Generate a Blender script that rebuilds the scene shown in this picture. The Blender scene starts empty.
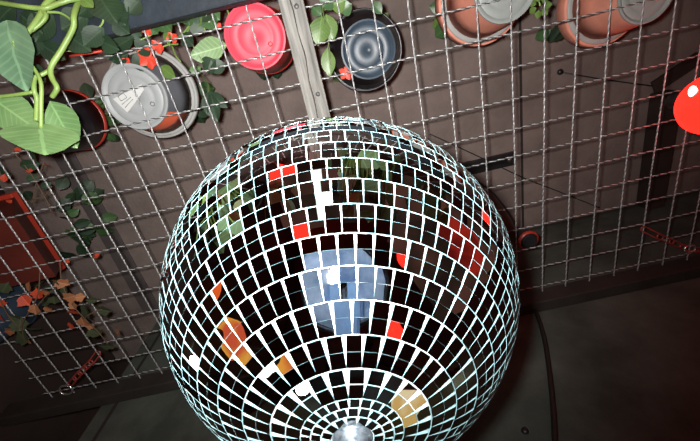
import bpy, bmesh, math, random
import numpy as np
from mathutils import Vector, Matrix
random.seed(7)
rng = np.random.default_rng(11)
PI = math.pi
scene = bpy.context.scene
COL = scene.collection
MZ = 2.2                      # height of the wire mesh canopy above the floor
CU, CV = 0.05, 0.04857        # mesh cell, across and along

# ------------------------------------------------------------------ camera
Rm = np.array([[0.9747254234, 0.2145472004, -0.0622884235],
               [-0.2212367290, 0.8882212316, -0.4026379930],
               [-0.0310589539, 0.4062419753, 0.9132375369]])
CEN = np.array([-0.38493492, -0.06483102, -0.58403155 + MZ])
F = 350.0
def at(px, py, h):
    """point seen at (px, py) that lies at height h above the wire mesh"""
    d = Rm.T @ np.array([(px - 350) / F, (py - 220.5) / F, 1.0])
    s = (h + MZ - CEN[2]) / d[2]
    return Vector(CEN + d * s)
def aty(px, py, y):
    d = Rm.T @ np.array([(px - 350) / F, (py - 220.5) / F, 1.0])
    return Vector(CEN + d * ((y - CEN[1]) / d[1]))
cam_data = bpy.data.cameras.new('camera')
cam_data.sensor_width = 36; cam_data.lens = 18.0
cam_data.clip_start = 0.005; cam_data.clip_end = 50
cam = bpy.data.objects.new('camera', cam_data)
M = Matrix.Identity(4)
for i in range(3):
    M[i][0] = Rm[0][i]; M[i][1] = -Rm[1][i]; M[i][2] = -Rm[2][i]; M[i][3] = CEN[i]
cam.matrix_world = M
COL.objects.link(cam); scene.camera = cam

# ------------------------------------------------------------------ materials
def lin(c):
    c /= 255.0
    return c / 12.92 if c <= 0.04045 else ((c + 0.055) / 1.055) ** 2.4
def rgb(r, g, b): return (lin(r), lin(g), lin(b), 1)
def mat(name, col, rough=0.6, metal=0.0, var=0.0, scale=20.0, bump=0.0, bscale=60.0, spec=0.5,
        stretch=None, col2=None, emit=0.0, coat=0.0):
    m = bpy.data.materials.new(name); m.use_nodes = True
    nt = m.node_tree; b = nt.nodes['Principled BSDF']
    b.inputs['Base Color'].default_value = col
    b.inputs['Roughness'].default_value = rough
    b.inputs['Metallic'].default_value = metal
    b.inputs['Specular IOR Level'].default_value = spec
    b.inputs['Coat Weight'].default_value = coat
    tc = nt.nodes.new('ShaderNodeTexCoord'); mp = nt.nodes.new('ShaderNodeMapping')
    nt.links.new(tc.outputs['Object'], mp.inputs['Vector'])
    if stretch: mp.inputs['Scale'].default_value = stretch
    if var or col2:
        n = nt.nodes.new('ShaderNodeTexNoise'); n.inputs['Scale'].default_value = scale
        n.inputs['Detail'].default_value = 6; n.inputs['Roughness'].default_value = 0.62
        nt.links.new(mp.outputs['Vector'], n.inputs['Vector'])
        r = nt.nodes.new('ShaderNodeValToRGB')
        r.color_ramp.elements[0].position = 0.32; r.color_ramp.elements[1].position = 0.68
        a = tuple(x * (1 - var) for x in col[:3]) + (1,)
        c = col2 if col2 else tuple(min(1, x * (1 + var)) for x in col[:3]) + (1,)
        r.color_ramp.elements[0].color = a; r.color_ramp.elements[1].color = c
        nt.links.new(n.outputs['Fac'], r.inputs['Fac'])
        nt.links.new(r.outputs['Color'], b.inputs['Base Color'])
    if bump:
        n2 = nt.nodes.new('ShaderNodeTexNoise'); n2.inputs['Scale'].default_value = bscale
        n2.inputs['Detail'].default_value = 8
        nt.links.new(mp.outputs['Vector'], n2.inputs['Vector'])
        bp = nt.nodes.new('ShaderNodeBump'); bp.inputs['Strength'].default_value = bump
        bp.inputs['Distance'].default_value = 0.004
        nt.links.new(n2.outputs['Fac'], bp.inputs['Height'])
        nt.links.new(bp.outputs['Normal'], b.inputs['Normal'])
    if emit:
        b.inputs['Emission Color'].default_value = col
        b.inputs['Emission Strength'].default_value = emit
    return m

def leaf_mat(name, col, col2, rough=0.42, veins=0.35, vcol=None):
    """leaf: UV u runs across (-1..1 mapped to 0..1), v along the midrib"""
    m = bpy.data.materials.new(name); m.use_nodes = True
    nt = m.node_tree; b = nt.nodes['Principled BSDF']
    b.inputs['Roughness'].default_value = rough
    uv = nt.nodes.new('ShaderNodeUVMap'); sp = nt.nodes.new('ShaderNodeSeparateXYZ')
    nt.links.new(uv.outputs['UV'], sp.inputs['Vector'])
    def math_(op, a, bb=None):
        n = nt.nodes.new('ShaderNodeMath'); n.operation = op
        for k, v in ((0, a), (1, bb)):
            if v is None: continue
            if isinstance(v, (int, float)): n.inputs[k].default_value = v
            else: nt.links.new(v, n.inputs[k])
        return n.outputs[0]
    au = math_('ABSOLUTE', math_('SUBTRACT', sp.outputs['X'], 0.5))
    ph = math_('SUBTRACT', sp.outputs['Y'], math_('MULTIPLY', au, 0.55))
    st = math_('POWER', math_('ABSOLUTE', math_('SINE', math_('MULTIPLY', ph, 26.0))), 14.0)
    mid = math_('LESS_THAN', au, 0.025)
    vein = math_('MAXIMUM', math_('MULTIPLY', st, 0.55), mid)
    tc = nt.nodes.new('ShaderNodeTexCoord')
    n = nt.nodes.new('ShaderNodeTexNoise'); n.inputs['Scale'].default_value = 28; n.inputs['Detail'].default_value = 4
    nt.links.new(tc.outputs['Object'], n.inputs['Vector'])
    r = nt.nodes.new('ShaderNodeValToRGB')
    r.color_ramp.elements[0].position = 0.3; r.color_ramp.elements[1].position = 0.7
    r.color_ramp.elements[0].color = col; r.color_ramp.elements[1].color = col2
    nt.links.new(n.outputs['Fac'], r.inputs['Fac'])
    mx = nt.nodes.new('ShaderNodeMixRGB')
    mx.inputs['Color2'].default_value = vcol or tuple(min(1, x * 1.9 + 0.02) for x in col2[:3]) + (1,)
    nt.links.new(math_('MULTIPLY', vein, veins), mx.inputs['Fac'])
    nt.links.new(r.outputs['Color'], mx.inputs['Color1'])
    nt.links.new(mx.outputs['Color'], b.inputs['Base Color'])
    return m

def emis(name, col, strength, rough=0.25, col2=None, scale=9.0):
    m = bpy.data.materials.new(name); m.use_nodes = True
    b = m.node_tree.nodes['Principled BSDF']
    b.inputs['Base Color'].default_value = (min(1, col[0]) * .6, min(1, col[1]) * .2, min(1, col[2]) * .2, 1)
    b.inputs['Roughness'].default_value = rough
    b.inputs['Emission Color'].default_value = (*col, 1)
    b.inputs['Emission Strength'].default_value = strength
    if col2:                                   # printed paper: patches of a second colour
        nt = m.node_tree; tc = nt.nodes.new('ShaderNodeTexCoord'); n = nt.nodes.new('ShaderNodeTexNoise')
        n.inputs['Scale'].default_value = scale; n.inputs['Detail'].default_value = 3
        rp = nt.nodes.new('ShaderNodeValToRGB'); rp.color_ramp.elements[0].position = .42; rp.color_ramp.elements[1].position = .56
        rp.color_ramp.elements[0].color = (*col, 1); rp.color_ramp.elements[1].color = (*col2, 1)
        nt.links.new(tc.outputs['Object'], n.inputs['Vector']); nt.links.new(n.outputs['Fac'], rp.inputs['Fac'])
        nt.links.new(rp.outputs['Color'], b.inputs['Emission Color'])
    return m

MAT = dict(
    ceiling=mat('ceiling_board', (.185, .143, .126, 1), .75, var=.22, scale=9, bump=.35, bscale=120, spec=.25),
    ceiling_dark=mat('ceiling_batten_paint', (.075, .062, .060, 1), .7, var=.2, scale=14),
    ceiling_beam=mat('ceiling_beam_stain', (.030, .018, .014, 1), .7, var=.3, scale=12),
    seam=mat('seam', (.02, .014, .012, 1), .9),
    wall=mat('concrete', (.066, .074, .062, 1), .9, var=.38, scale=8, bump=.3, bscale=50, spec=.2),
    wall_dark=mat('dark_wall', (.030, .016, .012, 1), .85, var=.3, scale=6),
    wall_red=mat('oxblood_wall', (.20, .045, .032, 1), .7, var=.3, scale=5),
    floor=mat('dark_floor', (.07, .045, .040, 1), .6, var=.3, scale=4),
    edge_beam=mat('edge_beam', (.022, .017, .014, 1), .7, var=.3, scale=20),
    blue_steel=mat('blue_steel', (.013, .019, .026, 1), .6, var=.5, scale=18, bump=.3, spec=.3),
    wire=mat('galvanised_wire', (.50, .50, .49, 1), .36, metal=.35, var=.2, scale=90),
    wire_mid=mat('dull_wire', (.24, .24, .24, 1), .42, metal=.3, var=.25, scale=90),
    wire_dull=mat('dark_grey_wire', (.085, .082, .080, 1), .5, metal=.3, var=.3, scale=90),  # darker grey strand, gives the twist its alternating dashes
    batten=mat('weathered_batten', (.20, .192, .175, 1), .8, var=.55, scale=13, bump=.6, bscale=34, stretch=(9, .55, 4)),
    crack=mat('batten_crack', (.05, .04, .035, 1), .95),
    mirror=mat('mirror_glass', (.90, .92, .92, 1), .012, metal=1.0),
    tile_edge=mat('mirror_edge', (.30, .50, .53, 1), .3, spec=.5),
    grout=mat('white_grout', (.54, .57, .575, 1), .5, var=.08, scale=60),
    chrome=mat('chrome', (.30, .37, .43, 1), .34, metal=.75, var=.6, scale=220),
    black_plastic=mat('black_plastic', (.012, .012, .013, 1), .4),
    black_cable=mat('black_cable', (.012, .010, .009, 1), .5),
    grey_plastic=mat('grey_plastic', (.27, .28, .28, 1), .5, var=.06, scale=30),
    slate_paint=mat('slate_pot_paint', (.12, .125, .14, 1), .55, var=.12, scale=24),
    pale_band=mat('pale_band', (.30, .30, .285, 1), .6, var=.1, scale=40),
    terracotta=mat('terracotta', (.62, .235, .160, 1), .7, var=.16, scale=22, bump=.1),
    orange_rim=mat('orange_rim', (.85, .15, .065, 1), .5, var=.1, scale=20),
    saucer=mat('saucer_grey', (.25, .265, .25, 1), .55, var=.08, scale=30),
    pink_red=mat('pink_red_plastic', (.60, .050, .080, 1), .55, var=.05, scale=14),
    red_side=mat('red_plastic_side', (.40, .020, .014, 1), .4),
    blue_black=mat('blue_black_plastic', (.026, .041, .058, 1), .45, var=.3, scale=40),
    black_pot=mat('black_pot', (.012, .010, .012, 1), .33),
    trough=mat('red_trough', (.085, .011, .006, 1), .55, var=.25, scale=14),
    trough_rim=mat('red_trough_rim', (.36, .030, .014, 1), .45, var=.1),
    navy=mat('navy_plastic', (.020, .034, .055, 1), .45),
    soil=mat('soil', (.018, .012, .008, 1), .95, bump=.8, bscale=80),
    sticker=mat('sticker', (.50, .50, .48, 1), .6),
    ink=mat('sticker_ink', (.16, .17, .18, 1), .6),
    stem=mat('pothos_stem', (.20, .31, .075, 1), .42, var=.25, scale=26),
    stem_dark=mat('dark_stem', (.075, .10, .028, 1), .5, var=.3, scale=26),
    twig=mat('twig', (.10, .055, .030, 1), .8),
    leaf_pothos=leaf_mat('pothos_leaf', (.095, .185, .065, 1), (.150, .26, .10, 1)),
    leaf_pothos_b=leaf_mat('pothos_leaf_blue', (.095, .185, .105, 1), (.15, .26, .15, 1)),
    leaf_pale=leaf_mat('pale_ribbed_leaf', (.125, .21, .085, 1), (.20, .30, .14, 1), veins=.5),
    leaf_bright=leaf_mat('bright_leaf', (.060, .115, .020, 1), (.10, .165, .036, 1)),
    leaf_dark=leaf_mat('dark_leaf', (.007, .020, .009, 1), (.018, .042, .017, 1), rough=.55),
    leaf_mid=leaf_mat('mid_leaf', (.026, .066, .020, 1), (.05, .105, .032, 1)),
    leaf_light=leaf_mat('light_leaf', (.20, .36, .17, 1), (.30, .47, .26, 1)),
    ivy_green=leaf_mat('ivy_green', (.024, .034, .018, 1), (.050, .060, .028, 1)),
    ivy_red=leaf_mat('ivy_red', (.32, .034, .014, 1), (.46, .060, .022, 1)),
    ivy_peach=leaf_mat('ivy_peach', (.20, .070, .030, 1), (.32, .14, .065, 1)),
    flower=mat('red_petal', (.55, .045, .020, 1), .5),
    chain_red=mat('red_chain', (.22, .028, .020, 1), .3, var=.5, scale=60, coat=.4),
    steel=mat('steel', (.62, .62, .62, 1), .25, metal=.9),
    rust=mat('dark_red_ring', (.35, .030, .018, 1), .4),
    lamp_red=emis('red_lamp_glass', (1, .0100, .0055), 5.0, .14),
    lantern_red=emis('red_paper', (1, .06, .035), .26, .8, (.25, .02, .015), 5.0),
    tube_lamp=emis('tube_lamp_glass', (.86, 1, .88), 1.3, .3),
    bulb_and_highlight=emis('warm_bulb_and_highlight', (1, .86, .66), 10.0),
    lamp_yellow=emis('yellow_shade', (1, .46, .06), .62, .5, (.8, .12, .05), 14.0),
    lamp_orange=emis('orange_shade', (1, .16, .03), .7, .5),
    lamp_cream=emis('cream_shade', (1, .86, .52), .68, .5, (.75, .5, .16), 16.0),
    phone=mat('pale_blue_case', (.42, .60, .86, 1), .35, var=.15, scale=40),
    reflector=mat('glare_disc_cloth', (.20, .33, .56, 1), .55, var=.35, scale=13, col2=(.92, .96, 1, 1), bump=.8, bscale=12),  # white mottling puts the bright patches of glare into the cloth colour
    glass_black=mat('lens_glass', (.01, .01, .012, 1), .08),
)

# ------------------------------------------------------------------ mesh builder
class MB:
    def __init__(s): s.v = []; s.f = []; s.m = []; s.uv = []; s.sm = []
    def add(s, vs, fs, mi=0, smooth=True, uvs=None):
        o = len(s.v); s.v.extend([tuple(x) for x in vs])
        for f in fs:
            s.f.append(tuple(i + o for i in f)); s.m.append(mi); s.sm.append(smooth)
        s.uv.extend(uvs if uvs else [(0.5, 0.5)] * len(vs))
        return s
    def box(s, lo, hi, mi=0, bev=0.0):
        x0, y0, z0 = lo; x1, y1, z1 = hi
        if bev <= 0:
            vs = [(x, y, z) for x in (x0, x1) for y in (y0, y1) for z in (z0, z1)]
            return s.add(vs, [(0, 1, 3, 2), (4, 6, 7, 5), (0, 4, 5, 1), (2, 3, 7, 6), (0, 2, 6, 4), (1, 5, 7, 3)], mi, False)
        bm = bmesh.new(); bmesh.ops.create_cube(bm, size=1)
        for v in bm.verts:
            v.co = Vector(((v.co.x + .5) * (x1 - x0) + x0, (v.co.y + .5) * (y1 - y0) + y0, (v.co.z + .5) * (z1 - z0) + z0))
        bmesh.ops.bevel(bm, geom=bm.edges[:], offset=bev, segments=2, affect='EDGES', profile=.5)
        return s.bm(bm, mi, False)
    def bm(s, bm, mi=0, smooth=True):
        bm.verts.index_update()
        s.add([v.co[:] for v in bm.verts], [[v.index for v in f.verts] for f in bm.faces], mi, smooth)
        bm.free(); return s
    def tube(s, pts, rad, sides=8, mi=0, caps=True, close=False):
        P = [Vector(p) for p in pts]; n = len(P)
        R = rad if isinstance(rad, (list, tuple)) else [rad] * n
        ref = None; vs = []
        for i, p in enumerate(P):
            if close: t = (P[(i + 1) % n] - P[i - 1])
            else: t = (P[min(i + 1, n - 1)] - P[max(i - 1, 0)])
            t.normalize()
            if ref is None:
                ref = Vector((0, 0, 1)) if abs(t.z) < .9 else Vector((1, 0, 0))
            a = (ref - t * ref.dot(t)).normalized(); b = t.cross(a); ref = a
            for k in range(sides):
                q = 2 * PI * k / sides
                vs.append(p + (a * math.cos(q) + b * math.sin(q)) * R[i])
        fs = []
        for i in range(n if close else n - 1):
            j = (i + 1) % n
            for k in range(sides):
                l = (k + 1) % sides
                fs.append((i * sides + k, i * sides + l, j * sides + l, j * sides + k))
        if caps and not close:
            fs.append(tuple(range(sides))[::-1]); fs.append(tuple((n - 1) * sides + k for k in range(sides)))
        return s.add(vs, fs, mi)
    def lathe(s, prof, c=(0, 0, 0), sides=48, mi=0, mis=None, smooth=True):
        """profile of (r, z), around z through c; r = 0 makes a pole"""
        vs = []; idx = []
        for r, z in prof:
            if r <= 1e-7:
                idx.append([len(vs)] * sides); vs.append((c[0], c[1], c[2] + z))
            else:
                idx.append(list(range(len(vs), len(vs) + sides)))
                for k in range(sides):
                    q = 2 * PI * k / sides
                    vs.append((c[0] + r * math.cos(q), c[1] + r * math.sin(q), c[2] + z))
        o = len(s.v); s.v.extend(vs); s.uv.extend([(0.5, .5)] * len(vs))
        for i in range(len(prof) - 1):
            for k in range(sides):
                l = (k + 1) % sides
                q = [idx[i][k], idx[i][l], idx[i + 1][l], idx[i + 1][k]]
                u = []
                for x in q:
                    if x not in u: u.append(x)
                if len(u) > 2:
                    s.f.append(tuple(x + o for x in u)); s.m.append(mis[i] if mis else mi); s.sm.append(smooth)
        return s
    def build(s, name, mats, parent=None):
        me = bpy.data.meshes.new(name)
        me.from_pydata(s.v, [], s.f)
        for m in (mats if isinstance(mats, (list, tuple)) else [mats]): me.materials.append(m)
        me.polygons.foreach_set('material_index', s.m)
        me.polygons.foreach_set('use_smooth', s.sm)
        uvl = me.uv_layers.new(name='UVMap')
        li = np.empty(len(me.loops), dtype=np.int32); me.loops.foreach_get('vertex_index', li)
        uvl.data.foreach_set('uv', np.array(s.uv, dtype=np.float32)[li].ravel())
        me.update()
        o = bpy.data.objects.new(name, me); COL.objects.link(o)
        if parent is not None: o.parent = parent; o.matrix_parent_inverse = parent.matrix_basis.inverted()
        return o
def smooth_by_angle(o, deg=40):
    me = o.data
    bm = bmesh.new(); bm.from_mesh(me)
    for e in bm.edges:
        if len(e.link_faces) == 2 and e.calc_face_angle(0) > math.radians(deg): e.smooth = False
    bm.to_mesh(me); bm.free()
    return o
def spline(pts, n=8):
    P = [Vector(p) for p in pts]; out = []
    for i in range(len(P) - 1):
        p0 = P[max(i - 1, 0)]; p1 = P[i]; p2 = P[i + 1]; p3 = P[min(i + 2, len(P) - 1)]
        for k in range(n):
            t = k / n
            out.append(.5 * ((2 * p1) + (p2 - p0) * t + (2 * p0 - 5 * p1 + 4 * p2 - p3) * t * t + (3 * p1 - p0 - 3 * p2 + p3) * t ** 3))
    out.append(P[-1]); return out
def thing(name, label, cat, loc, group=None):
    o = bpy.data.objects.new(name, None); COL.objects.link(o); o.location = loc; o.empty_display_size = .05
    bpy.context.view_layer.update()
    return tag(o, label, cat, group)
def tag(o, label, cat, group=None):
    o['label'] = label; o['category'] = cat
    if group: o['group'] = group
    return o
def structure(o): o['kind'] = 'structure'; return o

# leaf: base -> tip, side = half-width vector at the widest point
HEART = [(0, .0), (.04, .42), (.12, .78), (.25, 1.0), (.42, .97), (.6, .78), (.78, .5), (.92, .2), (1, 0)]
OVAL = [(0, 0), (.08, .3), (.2, .68), (.38, .97), (.52, 1.0), (.68, .86), (.84, .5), (.95, .18), (1, 0)]
BLADE = [(0, .3), (.15, .75), (.4, 1), (.65, .85), (.85, .45), (1, 0)]
def leaf(mb, base, tip, side, shape=HEART, mi=0, cup=.18, droop=.08, lobe=0.0):
    base = Vector(base); tip = Vector(tip); side = Vector(side)
    ax = tip - base; nrm = ax.cross(side).normalized(); L = ax.length
    us = (-1, -.66, -.33, 0, .33, .66, 1); vs = []; uv = []; W = side.length
    for t, w in shape:
        back = -lobe * L * max(0, .25 - t) * 4
        for u in us:
            p = base + ax * t + side * (u * w)
            p += nrm * (cup * W * (abs(u) ** 1.3) * w - droop * L * (4 * (t - .5) ** 2 - 1) * .5)
            p += ax.normalized() * (back * abs(u))
            p += nrm * (.03 * W * math.sin(t * 17 + u * 3))
            vs.append(p); uv.append((u * .5 * w + .5, t))
    n = len(us); th = nrm * 0.0004
    m = len(vs); vs2 = vs + [v + th for v in vs]; fs = []
    for i in range(len(shape) - 1):
        for k in range(n - 1):
            a = (i * n + k, i * n + k + 1, (i + 1) * n + k + 1, (i + 1) * n + k)
            fs.append(a); fs.append(tuple(x + m for x in a[::-1]))
    mb.add(vs2, fs, mi, True, uv + uv)
def rdir():
    v = Vector((random.gauss(0, 1), random.gauss(0, 1), random.gauss(0, 1))); return v.normalized()
def rleaf(mb, p, size, aspect=.42, shape=OVAL, mi=0, d=None, n=None):
    d = (d or rdir()).normalized(); s = d.cross(n or rdir())
    if s.length < .05: s = d.cross(Vector((1, .3, .2)))
    s.normalize()
    p = Vector(p)
    leaf(mb, p, p + d * size, s * size * aspect, shape, mi)

# ------------------------------------------------------------------ setting
CEIL = MZ + .30
X0, X1, Y0, YW = -1.24, 1.55, -2.3, .478
structure(MB().box((X0 - .1, Y0 - .1, CEIL), (X1 + .1, YW + .2, CEIL + .05)).build('ceiling', MAT['ceiling']))
structure(MB().box((X0 - .1, Y0 - .1, -.06), (X1 + .1, YW + .4, 0)).build('floor', MAT['floor']))
structure(MB().box((-1.015, YW, 0), (X1, YW + .1, CEIL)).build('wall_front', MAT['wall']))
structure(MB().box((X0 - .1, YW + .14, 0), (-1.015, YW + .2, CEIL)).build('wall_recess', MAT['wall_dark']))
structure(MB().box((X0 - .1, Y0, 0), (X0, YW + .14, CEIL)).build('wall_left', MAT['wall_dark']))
# the terrace is open to the right and behind the camera
structure(MB().box((X0, Y0 - .02, 0), (X1, Y0 + .0, .9)).build('wall_back', MAT['wall_red']))
# wall seam between two concrete slabs
sx = aty(121, 397, YW).x
structure(MB().box((sx - .004, YW - .0015, 1.0), (sx + .003, YW, CEIL)).build('trim_1', MAT['seam']))
# ceiling strips: painted batten on the left, board seam, dark beam on the right
xa, xb = at(80, 200, .295).x, at(95, 197, .295).x
structure(MB().box((xa - .004, Y0, CEIL - .006), (xb + .006, YW, CEIL), bev=.0015).build('trim_2', MAT['ceiling_dark']))
xs = at(521, 100, .3).x
structure(MB().box((xs - .003, Y0, CEIL - .001), (xs + .003, YW, CEIL)).build('trim_3', MAT['seam']))
xr = at(655, 180, .27).x
structure(MB().box((xr - .020, .17, CEIL - .045), (xr + .026, YW, CEIL), bev=.003).build('trim_4', MAT['ceiling_beam']))
# timber along the far edge of the mesh
structure(MB().box((X0, YW - .026, MZ - .028), (X1, YW, MZ + .012), bev=.002).build('trim_5', MAT['edge_beam']))

# ------------------------------------------------------------------ wire mesh panels
def twisted(mb, a, b, pitch, q, dull):
    a = np.array(a); b = np.array(b); L = np.linalg.norm(b - a)
    n = int(L / pitch * 8) + 1
    t = np.linspace(0, 1, n); ax = (b - a) / L
    e1 = np.array([-ax[1], ax[0], 0]); e2 = np.array([0, 0, 1.0])
    ph0 = random.uniform(0, 6.28); wob = random.uniform(0, 6.28)
    cen = a + np.outer(t, b - a) + np.outer(np.sin(t * L * 19 + wob) * .0004, e1)
    r, S = .00095, 5
    for k in range(2):
        ph = ph0 + k * PI + t * L / pitch * 2 * PI
        c = cen + q * (np.outer(np.cos(ph), e1) + np.outer(np.sin(ph), e2))
        vs = []
        for j in range(S):
            g = 2 * PI * j / S
            vs.append(c + r * (math.cos(g) * e1 + math.sin(g) * e2))
        V = np.stack(vs, 1).reshape(-1, 3)
        fs = []
        for i in range(n - 1):
            for j in range(S):
                l = (j + 1) % S
                fs.append((i * S + j, i * S + l, (i + 1) * S + l, (i + 1) * S + j))
        mb.add(V.tolist(), fs, dull if k else 0)
def panel(x0, x1, cols, rows, label):
    mb = MB(); ya, yb = rows[0] * CV - .012, rows[-1] * CV + .012
    for c in cols: twisted(mb, (c * CU, ya, MZ - .0012), (c * CU + random.uniform(-.001, .001), yb, MZ - .0012), .0125, .00055, 1)
    for r in rows: twisted(mb, (x0, r * CV, MZ + .0012), (x1, r * CV + random.uniform(-.001, .001), MZ + .0012), .0150, .00066, 2)
    return tag(mb.build('wire_mesh_panel', [MAT['wire'], MAT['wire_mid'], MAT['wire_dull']]), label, 'wire mesh', 'wire mesh canopy panels')
panel(-22.9 * CU, -8.12 * CU, [k - .53 for k in range(-22, -8)], list(range(-15, 10)),
      'twisted wire mesh panel left of the wooden batten')
panel(-8.30 * CU, 14.2 * CU, list(range(-7, 15)), list(range(-15, 10)),
      'twisted wire mesh panel right of the batten, under two terracotta pots')

# wooden batten over the seam
bz = -.020
bl = (at(277, 0, bz).x + at(309, 118, bz).x) / 2; br = (at(303, 0, bz).x + at(331, 118, bz).x) / 2
t = thing('wooden_batten', 'weathered grey wooden batten fixed under the mesh above the mirror ball', 'batten', ((bl + br) / 2, 0, MZ + bz))
MB().box((bl, -1.25, MZ + bz), (br, YW - .03, MZ - .003), bev=.0012).build('board', MAT['batten'], t)
mb = MB(); cp = []
for k in range(60):
    y = -.35 + k * .013
    cp.append((bl + (br - bl) * (.47 + .05 * math.sin(k * .41) + .03 * math.sin(k * 1.3)), y, MZ + bz - .0001))
mb.tube(cp, [.0006 + .0005 * abs(math.sin(k * .7)) for k in range(60)], 5); mb.build('crack', MAT['crack'], t)
for y in (-.147, -.03):
    mb = MB(); mb.lathe([(0, -.0012), (.0028, -.0008), (.0035, 0)], ((bl + br) / 2 + .006, y, MZ + bz), 12)
    mb.build('nail_head', MAT['wire_dull'], t)

# dark blue steel beam across the top left, under the mesh
yb_ = (at(97, 40, -.05).y + at(209, 8, -.05).y) / 2
mb = MB().box((X0, yb_ - .062, MZ - .05), (X1, yb_, MZ - bz * 0 - .024), bev=.003)
tag(mb.build('steel_beam', MAT['blue_steel']), 'dark blue steel beam crossing under the mesh at top left', 'beam')

# ------------------------------------------------------------------ mirror ball
R = .15
BC = Vector((-.41589648, .11949747, -.30812845 + MZ))
ball = thing('mirror_ball', 'large hanging mirror ball covered in small square mirror tiles', 'mirror ball', BC)
TH = .0012
bm = bmesh.new(); bmesh.ops.create_uvsphere(bm, u_segments=128, v_segments=64, radius=R - TH)
for v in bm.verts: v.co += BC
MB().bm(bm).build('ball_core', MAT['grout'], ball)
tiles = MB()
def tile(th, lo, w, h, jit):
    """th = polar angle from the bottom pole, lo = longitude"""
    n = Vector((math.sin(th) * math.cos(lo), math.sin(th) * math.sin(lo), -math.cos(th)))
    e = Vector((-math.sin(lo), math.cos(lo), 0)); s = n.cross(e)
    c = BC + n * (R + .0001)
    a, b = jit
    n2 = (n + e * a + s * b).normalized()
    e = (e - n2 * e.dot(n2)).normalized(); s = n2.cross(e)
    g = random.gauss(0, .006); e, s = e * math.cos(g) + s * math.sin(g), s * math.cos(g) - e * math.sin(g)
    cs = [(-1, -1), (1, -1), (1, 1), (-1, 1)]
    top = [c + e * (x * w / 2) + s * (y * h / 2) for x, y in cs]
    bot = [p - n2 * (TH + .0004) for p in top]
    tiles.add(top, [(0, 1, 2, 3)], 0, False)
    o = top + bot
    tiles.add(o, [(0, 4, 5, 1), (1, 5, 6, 2), (2, 6, 7, 3), (3, 7, 4, 0)], 1, False)
D = math.radians
PH = {0: -67.1, 1: -71.6, 2: -69.1, 3: -68.7, 4: -75.4, 5: -69.6, 6: -72.9, 7: -70.3}
NUM = {0: 25, 1: 37, 2: 45, 3: 57, 4: 65, 5: 75, 6: 84, 7: 91, 8: 95, 9: 98, 10: 100}
tw = math.radians(3.19) * R
for k in range(0, 21):
    a = 11.0 + 6.70 * k
    top = a + 6.45
    if a > 150: break
    kk = k if k <= 10 else 21 - k
    if top > 90 and k > 10:
        num = int(360 / (3.30 / math.sin(D(min(180 - a, 169))))) if False else int(2 * PI * math.sin(D(180 - a)) / math.radians(3.62))
    else:
        num = NUM.get(k, 100)
    num = max(num, 8)
    ph = PH.get(k, -70 + random.uniform(-2, 2))
    for i in range(num):
        lo = D(ph + (i + .5) * 360 / num) + random.gauss(0, .0012)
        ja, jb = random.gauss(0, .009), random.gauss(0, .009)
        wmax = 2 * PI * math.sin(D(min(a, 180 - top)) + .004) / num * R * .985
        w = min(tw * random.uniform(.985, 1.01), wmax if k else tw)
        for r in range(2):
            th = D(a + 1.60 + 3.24 * r)
            tile(th, lo, w if k else D(2.85) * R, D(3.20) * R if k else D(3.0) * R, (ja + random.gauss(0, .008), jb + random.gauss(0, .008)))
for th, num, w in ((9.95, 27, 1.85), (7.75, 21, 1.85), (5.5, 15, 1.75)):
    for i in range(num):
        tile(D(th), D(-68.5 + (i + .5) * 360 / num), D(w) * R, D(1.85) * R, (random.gauss(0, .012), random.gauss(0, .012)))
tiles.build('mirror_tiles', [MAT['mirror'], MAT['tile_edge']], ball)
# hub at the bottom
mb = MB(); mb.lathe([(0, -.0105), (.004, -.0102), (.0072, -.0086), (.0086, -.0060), (.0088, -.002), (.0106, -.0014), (.0112, 0), (.0110, .002)],
                    (BC.x, BC.y, BC.z - R + .0008), 40)
cap = mb.build('bottom_cap', MAT['chrome'], ball)
mb = MB(); mb.lathe([(0, -.0125), (.0016, -.0123), (.0024, -.0114), (.0024, -.010)], (BC.x, BC.y, BC.z - R + .0008), 20)
mb.build('screw', MAT['steel'], cap)
mb = MB(); mb.lathe([(.022, -.002), (.021, .005), (.008, .009), (.006, .016), (0, .017)], (BC.x, BC.y, BC.z + R), 32)
mb.build('top_cap', MAT['chrome'], ball)
def link(mb, c, ax, nrm, L=.016, W=.010, r=.0016, sides=8):
    ax = Vector(ax).normalized(); nrm = Vector(nrm); sd = ax.cross(nrm).normalized()
    pts = []
    for k in range(20):
        q = 2 * PI * k / 20
        cx = math.cos(q); sy = math.sin(q)
        pts.append(Vector(c) + ax * ((L / 2 - W / 2) * (1 if cx > 0 else -1) + cx * W / 2) + sd * (sy * W / 2))
    mb.tube(pts, r, sides, close=True)
mb = MB(); z = BC.z + R + .018; k = 0
while z < MZ - .006:
    link(mb, (BC.x, BC.y, z), (0, 0, 1), (1, 0, 0) if k % 2 else (0, 1, 0), .018, .010, .0014); z += .0138; k += 1
mb.build('hanging_chain', MAT['steel'], ball)

# ------------------------------------------------------------------ pots
def foliage(parent, c, n, spread, h, size, mats, up=1.0, stems=True, shape=OVAL, aspect=.36):
    """a clump of leaves on stems rising from c"""
    mb = MB(); st = MB()
    for i in range(n):
        a = random.uniform(0, 2 * PI); r = spread * math.sqrt(random.random())
        p = Vector((c[0] + r * math.cos(a), c[1] + r * math.sin(a), c[2] + h * random.uniform(.2, 1)))
        d = Vector((math.cos(a), math.sin(a), random.uniform(.1, 1.2) * up))
        if stems: st.tube(spline([(c[0] + .25 * r * math.cos(a), c[1] + .25 * r * math.sin(a), c[2]), (c[0] + .6 * r * math.cos(a), c[1] + .6 * r * math.sin(a), c[2] + .8 * (p.z - c[2])), p], 4), .0011, 5)
        rleaf(mb, p, size * random.uniform(.7, 1.25), aspect, shape, random.randrange(len(mats)), d, Vector((random.gauss(0, .35), random.gauss(0, .35), 1)))
    mb.build('foliage', mats, parent)
    if stems: st.build('stems', MAT['stem_dark'], parent)
PZ = MZ + .0035
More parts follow.
